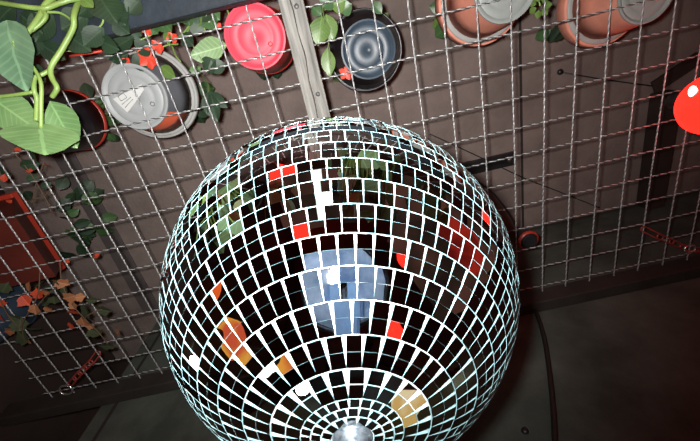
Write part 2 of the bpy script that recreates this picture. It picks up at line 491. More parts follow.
GP = 'round plant pots standing on the mesh'
def pot(label, px, py, rb, rr, h, mats, band=True, lip=.022, fol=None, name='potted_plant', two_tone=False):
    c = at(px, py, .004); c.z = PZ
    t = thing(name, label, 'potted plant', c, GP)
    body, rim, base, bnd = mats
    zl = h - lip; rs = rr - .007 if band else rr
    r1 = rb + (rr - .012 - rb) if band else rb + (rs - rb) * zl / h
    mb = MB(); mb.lathe([(rb * .99, .0012), (rb, .004), (rb + (r1 - rb) * .5, zl * .5), (r1, zl), (r1 - .004, zl), (rb - .006, .006), (0, .006)], c, 64)
    if two_tone:
        for i, f in enumerate(mb.f):
            q = np.mean([mb.v[k] for k in f], axis=0); an = math.degrees(math.atan2(q[1] - c.y, q[0] - c.x)) % 360
            if 40 < an < 150 or 205 < an < 262: mb.m[i] = 1
    mb.build('pot_body', [body, MAT['orange_rim']] if two_tone else body, t)
    mb = MB(); mb.lathe([(0, .0035), (rb * .09, .0035), (rb * .11, .0026), (rb * .52, .0026), (rb * .56, .0036), (rb * .62, .0026), (rb * .80, .0020), (rb * .84, .0032), (rb * .88, .0020), (rb * .93, 0), (rb * .99, .0004), (rb, .0022), (rb * .99, .005)], c, 64)
    bs = smooth_by_angle(mb.build('pot_base', base, t), 50)
    mb = MB(); mb.lathe([(rb * .05, -.0002), (rb * .075, .0004), (rb * .07, .0028)], (c.x + rb * .42, c.y + rb * .30, c.z + .0022), 16)
    mb.build('drain_hole', body, bs)
    if band:
        mb = MB(); mb.lathe([(r1 - .001, zl - .001), (rr - .006, zl - .002), (rr - .004, zl), (rr - .004, zl + .002)], c, 64)
        mb.build('pale_band', bnd, t)
    mb = MB(); mb.lathe([(rr - .005 if band else rr - .003, zl + .001), (rr - .001, zl), (rr, zl + .004), (rr, h - .002), (rr - .002, h), (rr - .006, h), (rr - .008, zl)], c, 64)
    mb.build('rim', rim, t)
    mb = MB(); mb.lathe([(0, h - .012), (rr - .009, h - .014)], c, 40); mb.build('soil', MAT['soil'], t)
    if fol: foliage(t, (c.x, c.y, c.z + h - .012), *fol)
    return t, c, bs
ter = (MAT['terracotta'], MAT['terracotta'], MAT['saucer'], MAT['pale_band'])
GR, g_c, g_b = pot('slate and orange pot with pale rim and white sticker on its grey base', 135, 97.5, .0485, .0735, .072,
    (MAT['slate_paint'], MAT['pale_band'], MAT['grey_plastic'], MAT['pale_band']), lip=.012, two_tone=True,
    fol=(22, .055, .15, .034, [MAT['leaf_mid'], MAT['leaf_dark'], MAT['leaf_pothos']]))
# sticker on the base of the grey pot, with its printed mark
def flat_poly(px_pts, h, name, m, parent, thick=.0003):
    top = [at(x, y, h) for x, y in px_pts]; n = len(top)
    lo = [v - Vector((0, 0, thick)) for v in top]
    MBx = MB(); MBx.add(top + lo, [tuple(range(n)), tuple(range(2 * n - 1, n - 1, -1))] + [(i, (i + 1) % n, n + (i + 1) % n, n + i) for i in range(n)], 0, False)
    return MBx.build(name, m, parent)
st = flat_poly([(113, 99), (127.5, 112.5), (136, 101.5), (144, 90), (141.5, 84), (129, 91)], .0036, 'sticker', MAT['sticker'], GR)
mk = MB()
for a, b in (((118, 97), (123, 92.5)), ((123, 92.5), (127, 97.5)), ((127, 97.5), (121, 101)), ((121, 101), (118, 97)), ((122, 104.5), (131, 97)), ((125, 107.5), (133, 99))):
    mk.tube([at(*a, .0032), at(*b, .0032)], .00045, 5)
mk.build('printed_mark', MAT['ink'], st)

pot('bright red pot seen base-on, left of the wooden batten', 255, 37, .0450, .053, .105,
    (MAT['red_side'], MAT['red_side'], MAT['pink_red'], None), band=False, lip=.016,
    fol=(18, .04, .14, .032, [MAT['leaf_mid'], MAT['leaf_dark'], MAT['leaf_bright']]))
pot('black pot with glossy blue-black base, right of the wooden batten', 368.5, 50, .0420, .0635, .07,
    (MAT['black_pot'], MAT['black_pot'], MAT['blue_black'], None), band=False, lip=.014,
    fol=(18, .045, .14, .034, [MAT['leaf_mid'], MAT['leaf_dark'], MAT['leaf_bright']]))
pot('terracotta pot with pale grey base, nearer the batten', 506, -13, .0475, .0735, .112, ter, lip=.026,
    fol=(18, .05, .10, .034, [MAT['leaf_mid'], MAT['leaf_bright']]))
pot('terracotta pot with pale grey base, nearer the red lamp', 648, -9, .0445, .0715, .112, ter, lip=.026,
    fol=(18, .05, .10, .034, [MAT['leaf_mid'], MAT['leaf_dark']]))
pot('black pot with red rim half hidden by the pothos leaf', 42, 128, .042, .052, .085,
    (MAT['black_pot'], MAT['rust'], MAT['black_pot'], None), band=False, lip=.010,
    fol=(18, .042, .12, .032, [MAT['leaf_mid'], MAT['leaf_dark']]))

# red trough at the left edge
bx = at(30, 238, .004).x; ya, yb2 = at(12, 216, .004).y, at(40, 280, .004).y
rx = at(41, 231, .10).x; zt = MZ + .10
t = thing('planter_trough', 'dark red rectangular planter trough standing on the mesh at far left', 'planter', (bx - .09, (ya + yb2) / 2, PZ))
mb = MB(); x0 = bx - .17
bot = [(x0, ya, PZ), (bx, ya, PZ), (bx, yb2, PZ), (x0, yb2, PZ)]
topv = [(x0 - .02, ya - .02, zt), (rx - .006, ya - .02, zt), (rx - .006, yb2 + .02, zt), (x0 - .02, yb2 + .02, zt)]
mb.add(bot + topv, [(3, 2, 1, 0), (0, 1, 5, 4), (1, 2, 6, 5), (2, 3, 7, 6), (3, 0, 4, 7), (4, 5, 6, 7)], 0, False)
mb.build('trough_body', MAT['trough'], t)
mb = MB().box((x0 - .026, ya - .026, zt - .012), (rx, yb2 + .026, zt + .004), bev=.002); mb.build('rim', MAT['trough_rim'], t)
foliage(t, (bx - .08, (ya + yb2) / 2, zt + .004), 30, .075, .11, .036, [MAT['leaf_dark'], MAT['leaf_mid'], MAT['leaf_dark']], stems=False)
# small navy planter behind it
c = at(-20, 330, .004); c.z = PZ
t = thing('planter', 'navy blue planter at the left edge below the red trough', 'planter', c)
mb = MB(); mb.lathe([(0, 0), (.040, 0), (.042, .003), (.050, .07), (.054, .07), (.054, .085), (.048, .085), (.046, .07), (0, .07)], c, 40)
smooth_by_angle(mb.build('pot_body', MAT['navy'], t))
foliage(t, (c.x, c.y, c.z + .07), 16, .035, .10, .03, [MAT['leaf_dark'], MAT['ivy_green']])

# ------------------------------------------------------------------ pothos trailing in front, top left
def P(px, py, h): return at(px, py, h)
poth = thing('pothos_vine', 'green pothos vine with broad leaves trailing below the mesh at top left', 'plant', P(60, 0, -.06))
stems = MB()
def stem(pts, r, mb=stems, n=6):
    q = spline([P(*p) for p in pts], n); m = len(q)
    rr = [r[0] + (r[1] - r[0]) * i / (m - 1) for i in range(m)] if isinstance(r, tuple) else r
    mb.tube(q, rr, 8)
stem([(84, -14, -.03), (79, 0, -.06), (74, 15, -.085), (73, 28, -.09), (62, 49, -.10), (51, 67, -.11), (52, 78, -.115), (57, 88, -.12), (52, 97, -.12)], (.0034, .0028))
stem([(120, 12, -.03), (92, 2, -.05), (76, -1, -.07), (60, 3, -.08), (46, 8, -.09), (36, 8, -.09), (20, 6, -.09), (-5, 2, -.08)], (.0034, .0026))
stem([(58, -6, -.07), (47, 3, -.085), (43, 10, -.09), (46, 16, -.095), (40, 24, -.10), (31, 31, -.105), (28, 32, -.105)], (.0036, .0017))
stem([(43, 12, -.09), (36, 22, -.10), (26, 34, -.11), (13, 43, -.12)], (.0038, .0023))
stem([(13, 44, -.12), (24, 57, -.125), (35, 70, -.13), (41, 84, -.14), (41, 105, -.145), (41, 128, -.15)], (.0016, .0024))
stem([(-6, 97, -.13), (14, 95, -.13), (33, 92, -.13)], (.0019, .0023))
stem([(50, 70, -.11), (43, 74, -.115), (35, 78, -.12), (34, 90, -.13), (37, 100, -.13), (36, 121, -.14)], (.0024, .0027))
stem([(47, 12, -.09), (60, 13, -.08), (70, 19, -.07), (76, 27, -.06)], (.0016, .0013))
stem([(70, 19, -.06), (77, 25, -.05), (84, 29, -.045)], .0013)
stem([(82, 18, -.05), (86, 22, -.05), (90, 27, -.045)], (.0022, .0008))
stem([(102, 16, -.05), (103, 22, -.05), (98, 28, -.05), (90, 30, -.05)], (.0014, .0008))
stem([(46, 47, -.03), (62, 51, -.03), (80, 50, -.03), (88, 46, -.03), (90, 41, -.03)], (.0011, .0009))
stems.build('stems', MAT['stem'], poth)
def vleaf(name, m, base, tip, side_a, side_b, shape=HEART, parent=poth, **kw):
    mb = MB(); a = P(*side_a); b = P(*side_b)
    leaf(mb, P(*base), P(*tip), (b - a) / 2, shape, **kw)
    return mb.build(name, m, parent)
vleaf('leaf', MAT['leaf_pothos_b'], (9, 27, -.115), (29, 93, -.13), (-16, 58, -.12), (35, 50, -.135), lobe=.10)
vleaf('leaf', MAT['leaf_pothos'], (-4, 101, -.13), (39, 131, -.145), (24, 101, -.125), (2, 132, -.15), lobe=.05)
vleaf('leaf', MAT['leaf_pothos'], (50, 101, -.12), (78, 148, -.115), (44, 136, -.125), (76, 116, -.12), shape=OVAL)
vleaf('leaf', MAT['leaf_pothos'], (41, 129, -.15), (46, 156, -.175), (1, 140, -.16), (81, 143, -.155), lobe=.22, cup=.06)
vleaf('leaf', MAT['leaf_dark'], (98, -6, -.05), (118, 24, -.06), (94, 12, -.05), (128, 4, -.05), shape=OVAL)
vleaf('leaf', MAT['leaf_bright'], (82, -2, -.08), (94, 8, -.085), (83, 5, -.08), (93, -2, -.08), shape=OVAL)
vleaf('leaf', MAT['leaf_bright'], (110, 12, -.05), (119, 20, -.055), (112, 19, -.05), (118, 13, -.05), shape=OVAL)
vleaf('leaf', MAT['leaf_dark'], (92, 30, -.03), (52, 44, -.035), (66, 31, -.03), (80, 44, -.03), shape=OVAL)
vleaf('leaf', MAT['leaf_dark'], (72, 20, -.03), (88, 34, -.035), (74, 31, -.03), (86, 22, -.03), shape=OVAL)
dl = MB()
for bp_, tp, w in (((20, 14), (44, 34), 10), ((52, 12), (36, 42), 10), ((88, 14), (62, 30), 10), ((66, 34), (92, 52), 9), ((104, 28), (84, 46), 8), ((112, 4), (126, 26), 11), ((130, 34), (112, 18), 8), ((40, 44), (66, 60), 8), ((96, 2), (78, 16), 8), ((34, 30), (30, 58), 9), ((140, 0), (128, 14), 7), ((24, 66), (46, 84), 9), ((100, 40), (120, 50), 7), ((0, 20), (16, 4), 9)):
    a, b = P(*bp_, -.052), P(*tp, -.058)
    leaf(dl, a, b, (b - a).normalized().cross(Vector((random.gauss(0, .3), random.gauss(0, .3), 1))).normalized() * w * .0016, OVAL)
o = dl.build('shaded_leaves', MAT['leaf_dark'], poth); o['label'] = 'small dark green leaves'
mb = MB()
mb.tube([P(70, 56, -.01), P(84, 54, -.01), P(102, 51, -.01)], .0016, 6)
tag(mb.build('red_stick', MAT['flower']), 'thin red plant stick lying under the mesh beside the pothos stem', 'stick')
mb = MB(); mb.tube([P(-6, 10, -.02), P(16, 11.5, -.02), P(34, 12, -.02)], .0035, 8)
tag(mb.build('red_rod', MAT['rust']), 'dark red rod behind the pothos stems at top left', 'rod')
# ------------------------------------------------------------------ foliage lying over the mesh at the top
t = thing('leafy_plant', 'tangle of thin green stems and dark leaves over the grey pot', 'plant', P(165, 40, .006))
mb = MB()
for a, b, c_ in (((150, 12), (163, 28), (168, 44)), ((164, 18), (168, 34), (170, 46)), ((176, 40), (186, 30), (199, 12)), ((184, 36), (192, 24), (196, 14)), ((160, 22), (152, 34), (140, 40)), ((172, 46), (176, 56), (181, 62)), ((200, 6), (206, 18), (204, 30)), ((225, 4), (228, 12), (230, 18)), ((192, 44), (198, 54), (203, 62)), ((178, 44), (168, 45), (160, 48))):
    mb = MB(); mb.tube(spline([P(*a, .03), P(*b, .015), P(*c_, .008)], 5), [.0016 - .0008 * i / 10 for i in range(11)], 6); mb.build('stem', MAT['stem'], t)
mb = MB()
for bp_, tp, w, mi in (((160, 17), (172, 32), 8, 0), ((166, 30), (170, 44), 4, 1), ((184, 24), (192, 12), 7, 0), ((196, 28), (200, 12), 5, 1), ((152, 22), (165, 28), 6, 0), ((161, 66), (176, 78), 6, 1), ((110, 52), (134, 37), 9, 2), ((128, 54), (112, 62), 7, 2), ((142, 36), (128, 24), 9, 2), ((176, 20), (164, 8), 9, 2), ((206, 30), (188, 20), 9, 2), ((220, 20), (206, 8), 8, 0), ((226, 64), (208, 70), 7, 2), ((150, 44), (136, 52), 9, 2), ((148, 60), (132, 66), 8, 2), ((204, 70), (216, 60), 8, 2), ((158, 34), (146, 20), 8, 0), ((168, 10), (180, 24), 8, 2), ((190, 8), (176, 22), 8, 2), ((206, 14), (216, 30), 8, 0), ((212, 6), (198, 22), 8, 2), ((152, 10), (140, 26), 9, 2), ((182, 34), (194, 46), 7, 2), ((120, 44), (108, 60), 9, 2), ((186, 14), (204, 6), 6, 1)):
    a, b = P(*bp_, .012), P(*tp, .007); ax = (b - a).normalized()
    leaf(mb, a, b, ax.cross(Vector((.2, .1, 1))).normalized() * w * .0016, OVAL, mi)
mb.build('leaves', [MAT['leaf_mid'], MAT['leaf_bright'], MAT['leaf_dark']], t)
for px, py, s in ((148, 58, .020), (157, 47, .013), (172, 38, .011), (126, 61, .008), (147, 31, .009), (218, 26, .007)):
    mb = MB(); c = P(px, py, .008)
    for k in range(5):
        q = k * 2 * PI / 5 + random.random()
        d = Vector((math.cos(q), math.sin(q), -.15))
        leaf(mb, c, c + d * s * .8, Vector((-d.y, d.x, 0)) * s * .34, OVAL)
    mb.build('flower', MAT['flower'], t)
t = thing('broad_leaf', 'single pale green ribbed leaf resting on the mesh beside the red pot', 'leaf', P(210, 48, .008))
mb = MB(); leaf(mb, P(227, 45, .012), P(189, 56, .010), (P(209, 34, .011) - P(213, 61, .011)) / 2, OVAL, cup=.1); mb.build('blade', MAT['leaf_pale'], t)
mb = MB(); mb.tube([P(227, 45, .013), P(233, 40, .02), P(240, 30, .03)], .0013, 6); mb.build('stalk', MAT['stem'], t)
t = thing('leafy_sprig', 'dark green leafy sprig poking through the mesh under the pale leaf', 'leaf', P(215, 110, .008))
mb = MB()
for bp_, tp, w in (((208, 92), (218, 122), 8), ((208, 92), (228, 108), 6), ((208, 92), (207, 114), 5)):
    a, b = P(*bp_, .02), P(*tp, .012); leaf(mb, a, b, (b - a).normalized().cross(Vector((.1, .2, 1))).normalized() * w * .0017, OVAL)
mb.build('leaves', MAT['leaf_dark'], t)
mb = MB(); mb.tube(spline([P(201, 74, .05), P(208, 84, .03), P(208, 93, .02)], 4), .0011, 6); mb.build('stalk', MAT['stem_dark'], t)
t = thing('trailing_leaves', 'bright green leaves trailing between the batten and the black pot', 'plant', P(325, 20, .008))
mb = MB(); mb.tube(spline([P(321, -8, .02), P(323, 12, .010), P(327, 30, .008), P(329, 48, .008), P(331, 66, .008)], 5), .0012, 6); mb.build('stem', MAT['stem_dark'], t); mb = MB()
mb.tube(spline([P(346, -6, .02), P(340, 4, .012), P(324, 10, .010)], 5), .0012, 6); mb.build('stem', MAT['stem_dark'], t)
mb = MB()
for bp_, tp, w, mi in (((322, 16), (318, 46), 10, 0), ((326, 14), (333, 42), 8, 0), ((327, 48), (330, 77), 7, 0), ((322, 8), (332, -4), 8, 1), ((330, 6), (346, 0), 9, 0), ((340, 12), (352, 4), 7, 1), ((312, 6), (322, 16), 5, 1), ((372, 2), (382, 14), 5, 1)):
    a, b = P(*bp_, .012), P(*tp, .008); leaf(mb, a, b, (b - a).normalized().cross(Vector((.1, .05, 1))).normalized() * w * .0016, OVAL, mi)
mb.build('leaves', [MAT['leaf_bright'], MAT['leaf_mid']], t)
mb = MB(); c = P(346, 73, .008)
for k in range(5):
    q = k * 2 * PI / 5; d = Vector((math.cos(q), math.sin(q), -.2)); leaf(mb, c, c + d * .012, Vector((-d.y, d.x, 0)) * .004, OVAL)
mb.build('flower', MAT['flower'], t)
t = thing('small_herb', 'tiny bright green herb leaves between the two terracotta pots', 'leaf', P(540, 6, .008))
mb = MB()
for k in range(7):
    q = k * .9; c = P(540 + 4 * math.cos(q), 6 + 4 * math.sin(q), .01); d = Vector((math.cos(q), math.sin(q), -.1)); leaf(mb, c, c + d * .012, Vector((-d.y, d.x, 0)) * .005, OVAL)
mb.build('leaves', MAT['leaf_bright'], t)
mb = MB(); mb.tube([P(540, 6, .012), P(538, -4, .03), P(536, -14, .05)], .0010, 6); mb.build('stalk', MAT['stem'], t)

# ------------------------------------------------------------------ red and green ivy, lower left
IVY = [(0, -.7), (.30, -.62), (.60, -.44), (.58, -.12), (.86, .18), (.56, .46), (.24, .62), (0, .95)]
def ivy_leaf(mb, c, s, ang, mi, tilt):
    pts = [(x, y) for x, y in IVY] + [(-x, y) for x, y in IVY[-2:0:-1]]
    ca, sa = math.cos(ang), math.sin(ang); vs = []; uv = []
    for x, y in pts:
        z = -.25 * abs(x) + .12 * y
        vs.append(Vector((ca * x - sa * y, sa * x + ca * y, z + tilt[0] * x + tilt[1] * y)) * s + c); uv.append((x * .5 + .5, y * .5 + .5))
    n = len(vs); vs.append(Vector(c)); uv.append((.5, .5))
    lo = [v + Vector((0, 0, .0004)) for v in vs]
    fs = [(i, (i + 1) % n, n) for i in range(n)]
    mb.add(vs + lo, fs + [tuple(x + n + 1 for x in f[::-1]) for f in fs], mi, False, uv + uv)
ivl = [(25, 300, 1, 8), (38, 294, 1, 8), (35, 309, 2, 8), (48, 309, 2, 6), (62, 283, 2, 7), (70, 297, 2, 9), (73, 305, 2, 7), (74, 312, 1, 7), (80, 297, 2, 6), (86, 311, 0, 11), (103, 310, 0, 10), (83, 322, 2, 8), (90, 326, 2, 6), (71, 325, 1, 6), (20, 325, 0, 10), (23, 337, 0, 11), (33, 328, 0, 9), (10, 331, 2, 7), (2, 318, 1, 6), (1, 303, 1, 6), (30, 342, 2, 5), (95, 332, 0, 10), (108, 346, 0, 10), (46, 292, 2, 6), (29, 287, 2, 6), (54, 300, 0, 7), (15, 318, 0, 8), (92, 300, 0, 6), (64, 290, 0, 7), (5, 288, 0, 9), (118, 332, 2, 6), (56, 282, 2, 5)]
t = thing('ivy_plant', 'ivy with red, peach and green lobed leaves hanging at lower left', 'plant', P(60, 300, -.01))
sets = [MB(), MB(), MB()]
for px, py, k, s in ivl:
    h = random.uniform(-.045, -.008)
    ivy_leaf(sets[k], P(px, py, h), s * .0017, random.uniform(0, 6.28), 0, (random.gauss(0, .35), random.gauss(0, .35)))
for k, nm, lb in ((0, 'ivy_green', 'green leaves'), (1, 'ivy_red', 'bright red leaves'), (2, 'ivy_peach', 'peach coloured leaves')):
    o = sets[k].build('leaves', MAT[nm], t); o['label'] = lb
mb = MB()
for pts in ([(60, 262, .0), (62, 283, -.02), (72, 304, -.03), (84, 318, -.03), (100, 334, -.025), (110, 348, -.02)], [(40, 270, 0), (38, 294, -.02), (30, 310, -.03), (22, 326, -.03), (26, 344, -.02)], [(62, 283, -.02), (46, 296, -.025), (35, 309, -.03)], [(84, 318, -.03), (94, 312, -.03), (104, 309, -.02)], [(0, 300, -.02), (10, 318, -.02), (22, 330, -.03)]):
    mb.tube(spline([P(*p) for p in pts], 5), .0010, 5)
mb.build('stems', MAT['twig'], t)
# dry trailing plant between pothos and trough
t = thing('trailing_plant', 'dim trailing plant with reddish tips between the pothos and the red trough', 'plant', P(35, 170, .008))
mb = MB()
for px, py, mi, s in ((20, 166, 0, .030), (36, 160, 0, .026), (12, 176, 0, .026), (33, 171, 1, .012), (14, 150, 1, .011), (44, 162, 1, .010), (4, 182, 1, .014), (12, 200, 1, .012), (26, 180, 0, .022), (41, 188, 0, .018), (70, 262, 1, .012), (94, 258, 1, .012), (97, 258, 1, .009), (28, 152, 2, .014)):
    rleaf(mb, P(px, py, .012), s, .36, OVAL, mi, Vector((random.gauss(0, 1), random.gauss(0, 1), .2)), Vector((random.gauss(0, .4), random.gauss(0, .4), 1)))
mb.build('leaves', [MAT['leaf_dark'], MAT['ivy_red'], MAT['ivy_peach']], t)
mb = MB()
for pts in ([(10, 148), (28, 170), (44, 196), (52, 214)], [(44, 162), (36, 184), (32, 204)], [(52, 186), (44, 196), (30, 200)]):
    mb.tube(spline([P(*p, .012) for p in pts], 5), .0009, 5)
mb.build('stems', MAT['twig'], t)

# ------------------------------------------------------------------ chains
def chain(pts, label, n, name='hook'):
    q = [P(*p) for p in pts]; q = spline(q, 12)
    L = [0]
    for a, b in zip(q, q[1:]): L.append(L[-1] + (b - a).length)
    t = thing('red_chain', label, 'chain', q[0], 'red chains at the mesh edge')
    for k in range(n):
        s = L[-1] * (k + .5) / n; i = max(j for j in range(len(L)) if L[j] <= s); i = min(i, len(q) - 2)
        f_ = (s - L[i]) / max(1e-6, L[i + 1] - L[i]); c = q[i].lerp(q[i + 1], f_); ax = q[i + 1] - q[i]
        nr = Vector((0, .3, 1)) if k % 2 else Vector((.3, 1, -.35)).cross(ax)
        mb = MB(); link(mb, c, ax, nr, L[-1] / n * 1.34, .0100, .0014); mb.build('chain_link', MAT['chain_red'], t)
    return t, q
t, q = chain([(98, 353, -.002), (91, 362, -.012), (80, 373, -.014), (70, 384, -.014)], 'short red chain with steel hook at the lower left mesh corner', 5)
mb = MB(); c = P(66, 390, -.014); link(mb, c, (1, .25, 0), (0, .2, 1), .026, .021, .0022, 8); mb.build('hook', MAT['steel'], t)
t, q = chain([(644, 229, -.002), (656, 235, -.012), (670, 241, -.014), (684, 247, -.014), (700, 250, -.014), (716, 249, -.002)], 'red chain below the red lamp near the right mesh edge', 6)
mb = MB(); c = P(690, 249, -.016); link(mb, c, (1, .2, 0), (0, .2, 1), .022, .014, .0022, 8); mb.build('snap_ring', MAT['steel'], t)

# ------------------------------------------------------------------ red lamps
def hang(t, c, up, dn, top):
    """a cord up to what carries it, or for low lamps a slim pole standing on the floor"""
    if top > 0: MB().tube([(c[0], c[1], c[2] + up), (c[0], c[1], top)], .003, 8).build('cord', MAT['black_cable'], t)
    else:
        MB().tube([(c[0], c[1], c[2] + dn), (c[0], c[1], .01)], .006, 8).build('pole', MAT['black_plastic'], t)
        MB().lathe([(0, 0), (.05, 0), (.05, .008), (.02, .014), (0, .014)], (c[0], c[1], 0), 32).build('base', MAT['black_plastic'], t)
def lamp(c, r, label, power, top, group='red globe lamps'):
    t = thing('red_globe_lamp', label, 'lamp', c, group)
    bm = bmesh.new(); bmesh.ops.create_uvsphere(bm, u_segments=48, v_segments=24, radius=r)
    for v in bm.verts: v.co = v.co * (1 if v.co.z < .5 * r else .985) + Vector(c)
    MB().bm(bm).build('globe', MAT['lamp_red'], t)
    mb = MB(); mb.lathe([(r * .48, r * .84), (r * .50, r * 1.0), (r * .34, r * 1.08), (r * .30, r * 1.5), (0, r * 1.52)], c, 28)
    sk = smooth_by_angle(mb.build('socket', MAT['black_plastic'], t))
    hang(t, c, r * 1.5, -r * .97, top)
    return t
lc = at(714, 104, -.075)
rl = lamp(lc, .0445, 'glowing red globe lamp at the right edge under the mesh', 1.0, MZ + .002)
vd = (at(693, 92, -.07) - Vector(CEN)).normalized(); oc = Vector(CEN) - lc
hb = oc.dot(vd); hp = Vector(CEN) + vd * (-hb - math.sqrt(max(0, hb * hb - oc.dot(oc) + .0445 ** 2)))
bm = bmesh.new(); bmesh.ops.create_uvsphere(bm, u_segments=24, v_segments=12, radius=.0075)  # added glowing lump stands in for the white highlight on the globe
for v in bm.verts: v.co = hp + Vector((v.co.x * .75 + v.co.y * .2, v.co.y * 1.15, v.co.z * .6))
ob = MB().bm(bm).build('bulb', MAT['bulb_and_highlight'], rl); ob['label'] = 'glowing spot added as the white highlight on the globe'
for c, r_, lb in (((.62, -.70, MZ - 1.28), .062, 'red globe lamp reflected right of the ball centre'), ((-.04, .07, MZ - 1.10), .048, 'red globe lamp added in place of a red thing on the floor, reflected in the lower middle of the ball'),
                  ((-.80, -1.75, MZ - 1.02), .10, 'big red globe lamp reflected above left of the ball centre'), ((-.585, -.58, MZ - .15), .078, 'red globe lamp added in place of a red plant or pot, reflected near the top left of the ball')):
    lamp(c, r_, lb, .5, MZ + .002 if c[2] > MZ - .5 else 0)  # the low and top left lamps are added, replacing red things without light
def lantern(c, r, m, label, top, squash=.8):
    t = thing('paper_lantern', label, 'lantern', c, 'paper lanterns')
    prof = []
    for k in range(49):
        a = -PI / 2 + .28 + (PI - .56) * k / 48
        prof.append((r * math.cos(a) * (1 - .02 * (k % 4 == 0)), r * squash * math.sin(a)))
    MB().lathe(prof, c, 40).build('shade', m, t)
    e = r * squash * .96
    for sg in (-1, 1): MB().lathe([(r * .28, sg * e), (r * .29, sg * e * 1.06), (0, sg * e * 1.06)], c, 24).build('collar', MAT['black_plastic'], t)
    hang(t, c, e, -e, top)
lantern((1.30, -.20, MZ - .40), .43, MAT['lantern_red'], 'large red lantern added in place of a red-lit wall, reflected on the right of the ball', MZ)  # added glow in place of a red-lit wall the lamps left too dim
lantern((-1.03, .03, MZ - .74), .125, MAT['lamp_yellow'], 'yellow paper lantern reflected low on the left of the ball', 0)
lantern((-.84, .10, MZ - 1.06), .06, MAT['lamp_yellow'], 'small yellow paper lantern reflected left of the ball foot', 0)
lantern((-1.14, -.19, MZ - .56), .055, MAT['lamp_orange'], 'small orange paper lantern beside the yellow one', 0)
# lamp bracket and its wire on the ceiling
t = thing('lamp_bracket', 'dark strap and thin wire on the ceiling beside the red lamp', 'bracket', at(655, 86, .29))
a, b = at(655, 88, .292), at(700, 58, .292)
mb = MB(); d = (b - a).normalized(); s_ = Vector((-d.y, d.x, 0)) * .016
mb.add([a - s_, b - s_, b + s_, a + s_, *(v + Vector((0, 0, .008)) for v in (a - s_, b - s_, b + s_, a + s_))], [(0, 1, 2, 3), (7, 6, 5, 4), (0, 4, 5, 1), (1, 5, 6, 2), (2, 6, 7, 3), (3, 7, 4, 0)], 0, False)
mb.build('strap', MAT['ceiling_beam'], t)
mb = MB(); mb.tube([at(560, 72, .297), at(600, 79, .294), at(652, 86, .294)], .0016, 6); mb.build('thin_wire', MAT['black_cable'], t)
mb = MB(); mb.lathe([(0, -.006), (.006, -.005), (.007, 0)], (at(560, 72, .3).x, at(560, 72, .3).y, CEIL), 16); mb.build('nail', MAT['black_plastic'], t)
# dark flat bracket and long cable on the ceiling behind the mesh
t = thing('ceiling_bracket', 'short dark flat bracket on the ceiling right of the mirror ball', 'bracket', at(490, 164, .295))
a, b = at(452, 172, .295), at(514, 159, .295)
MB().box((a.x, a.y - .018, CEIL - .012), (b.x, a.y + .018, CEIL - .0005), bev=.002).build('plate', MAT['black_plastic'], t)
MB().lathe([(0, -.004), (.005, -.003), (.006, 0)], (b.x - .015, a.y, CEIL - .012), 14).build('bolt', MAT['steel'], t)
mb = MB(); mb.tube(spline([at(430, 134, .297), at(486, 160, .297), at(524, 178, .297), at(560, 192, .297), at(600, 208, .297)], 6), .0015, 6)
tag(mb.build('thin_cable', MAT['black_cable']), 'thin black cable running diagonally across the ceiling boards', 'cable')
# small lamp holder with red ring lying on the mesh
c = at(529, 241, .010)
t = thing('lamp_holder', 'small black lamp holder with dull red ring on the mesh right of the ball', 'lamp holder', c)
mb = MB(); mb.lathe([(0, -.005), (.014, -.005), (.017, 0), (.017, .022), (.010, .030), (.006, .045), (0, .046)], c, 28); smooth_by_angle(mb.build('holder', MAT['black_plastic'], t))
mb = MB(); mb.lathe([(.0172, -.001), (.0205, .001), (.0205, .005), (.0172, .007)], c, 28); mb.build('ring', MAT['rust'], t)
mb = MB(); mb.tube(spline([(c.x, c.y, c.z + .045), (c.x + .006, c.y - .02, c.z + .10), (c.x + .015, c.y - .03, c.z + .20), (c.x + .015, c.y - .03, CEIL)], 6), .0022, 6); mb.build('cord', MAT['black_cable'], t)
# cable hanging down the far wall and a screw
mb = MB(); mb.tube(spline([aty(529, 296, YW - .012), aty(536, 312, YW - .007), aty(544, 337, YW - .007), aty(549, 368, YW - .007), aty(553, 405, YW - .007), aty(555, 441, YW - .007), aty(556, 500, YW - .007)], 8), .0042, 8)
tag(mb.build('wall_cable', MAT['black_cable']), 'thick black cable hanging down the concrete wall right of the ball', 'cable')
a = aty(525, 431, YW)
mb = MB(); vs = []
mb.lathe([(0, .004), (.004, .0035), (.0055, 0)], (0, 0, 0), 14)
mb.v = [(a.x + x, a.y - z, a.z + y) for x, y, z in mb.v]
tag(mb.build('wall_screw', MAT['black_plastic']), 'dark screw in the concrete wall beside the hanging cable', 'screw')

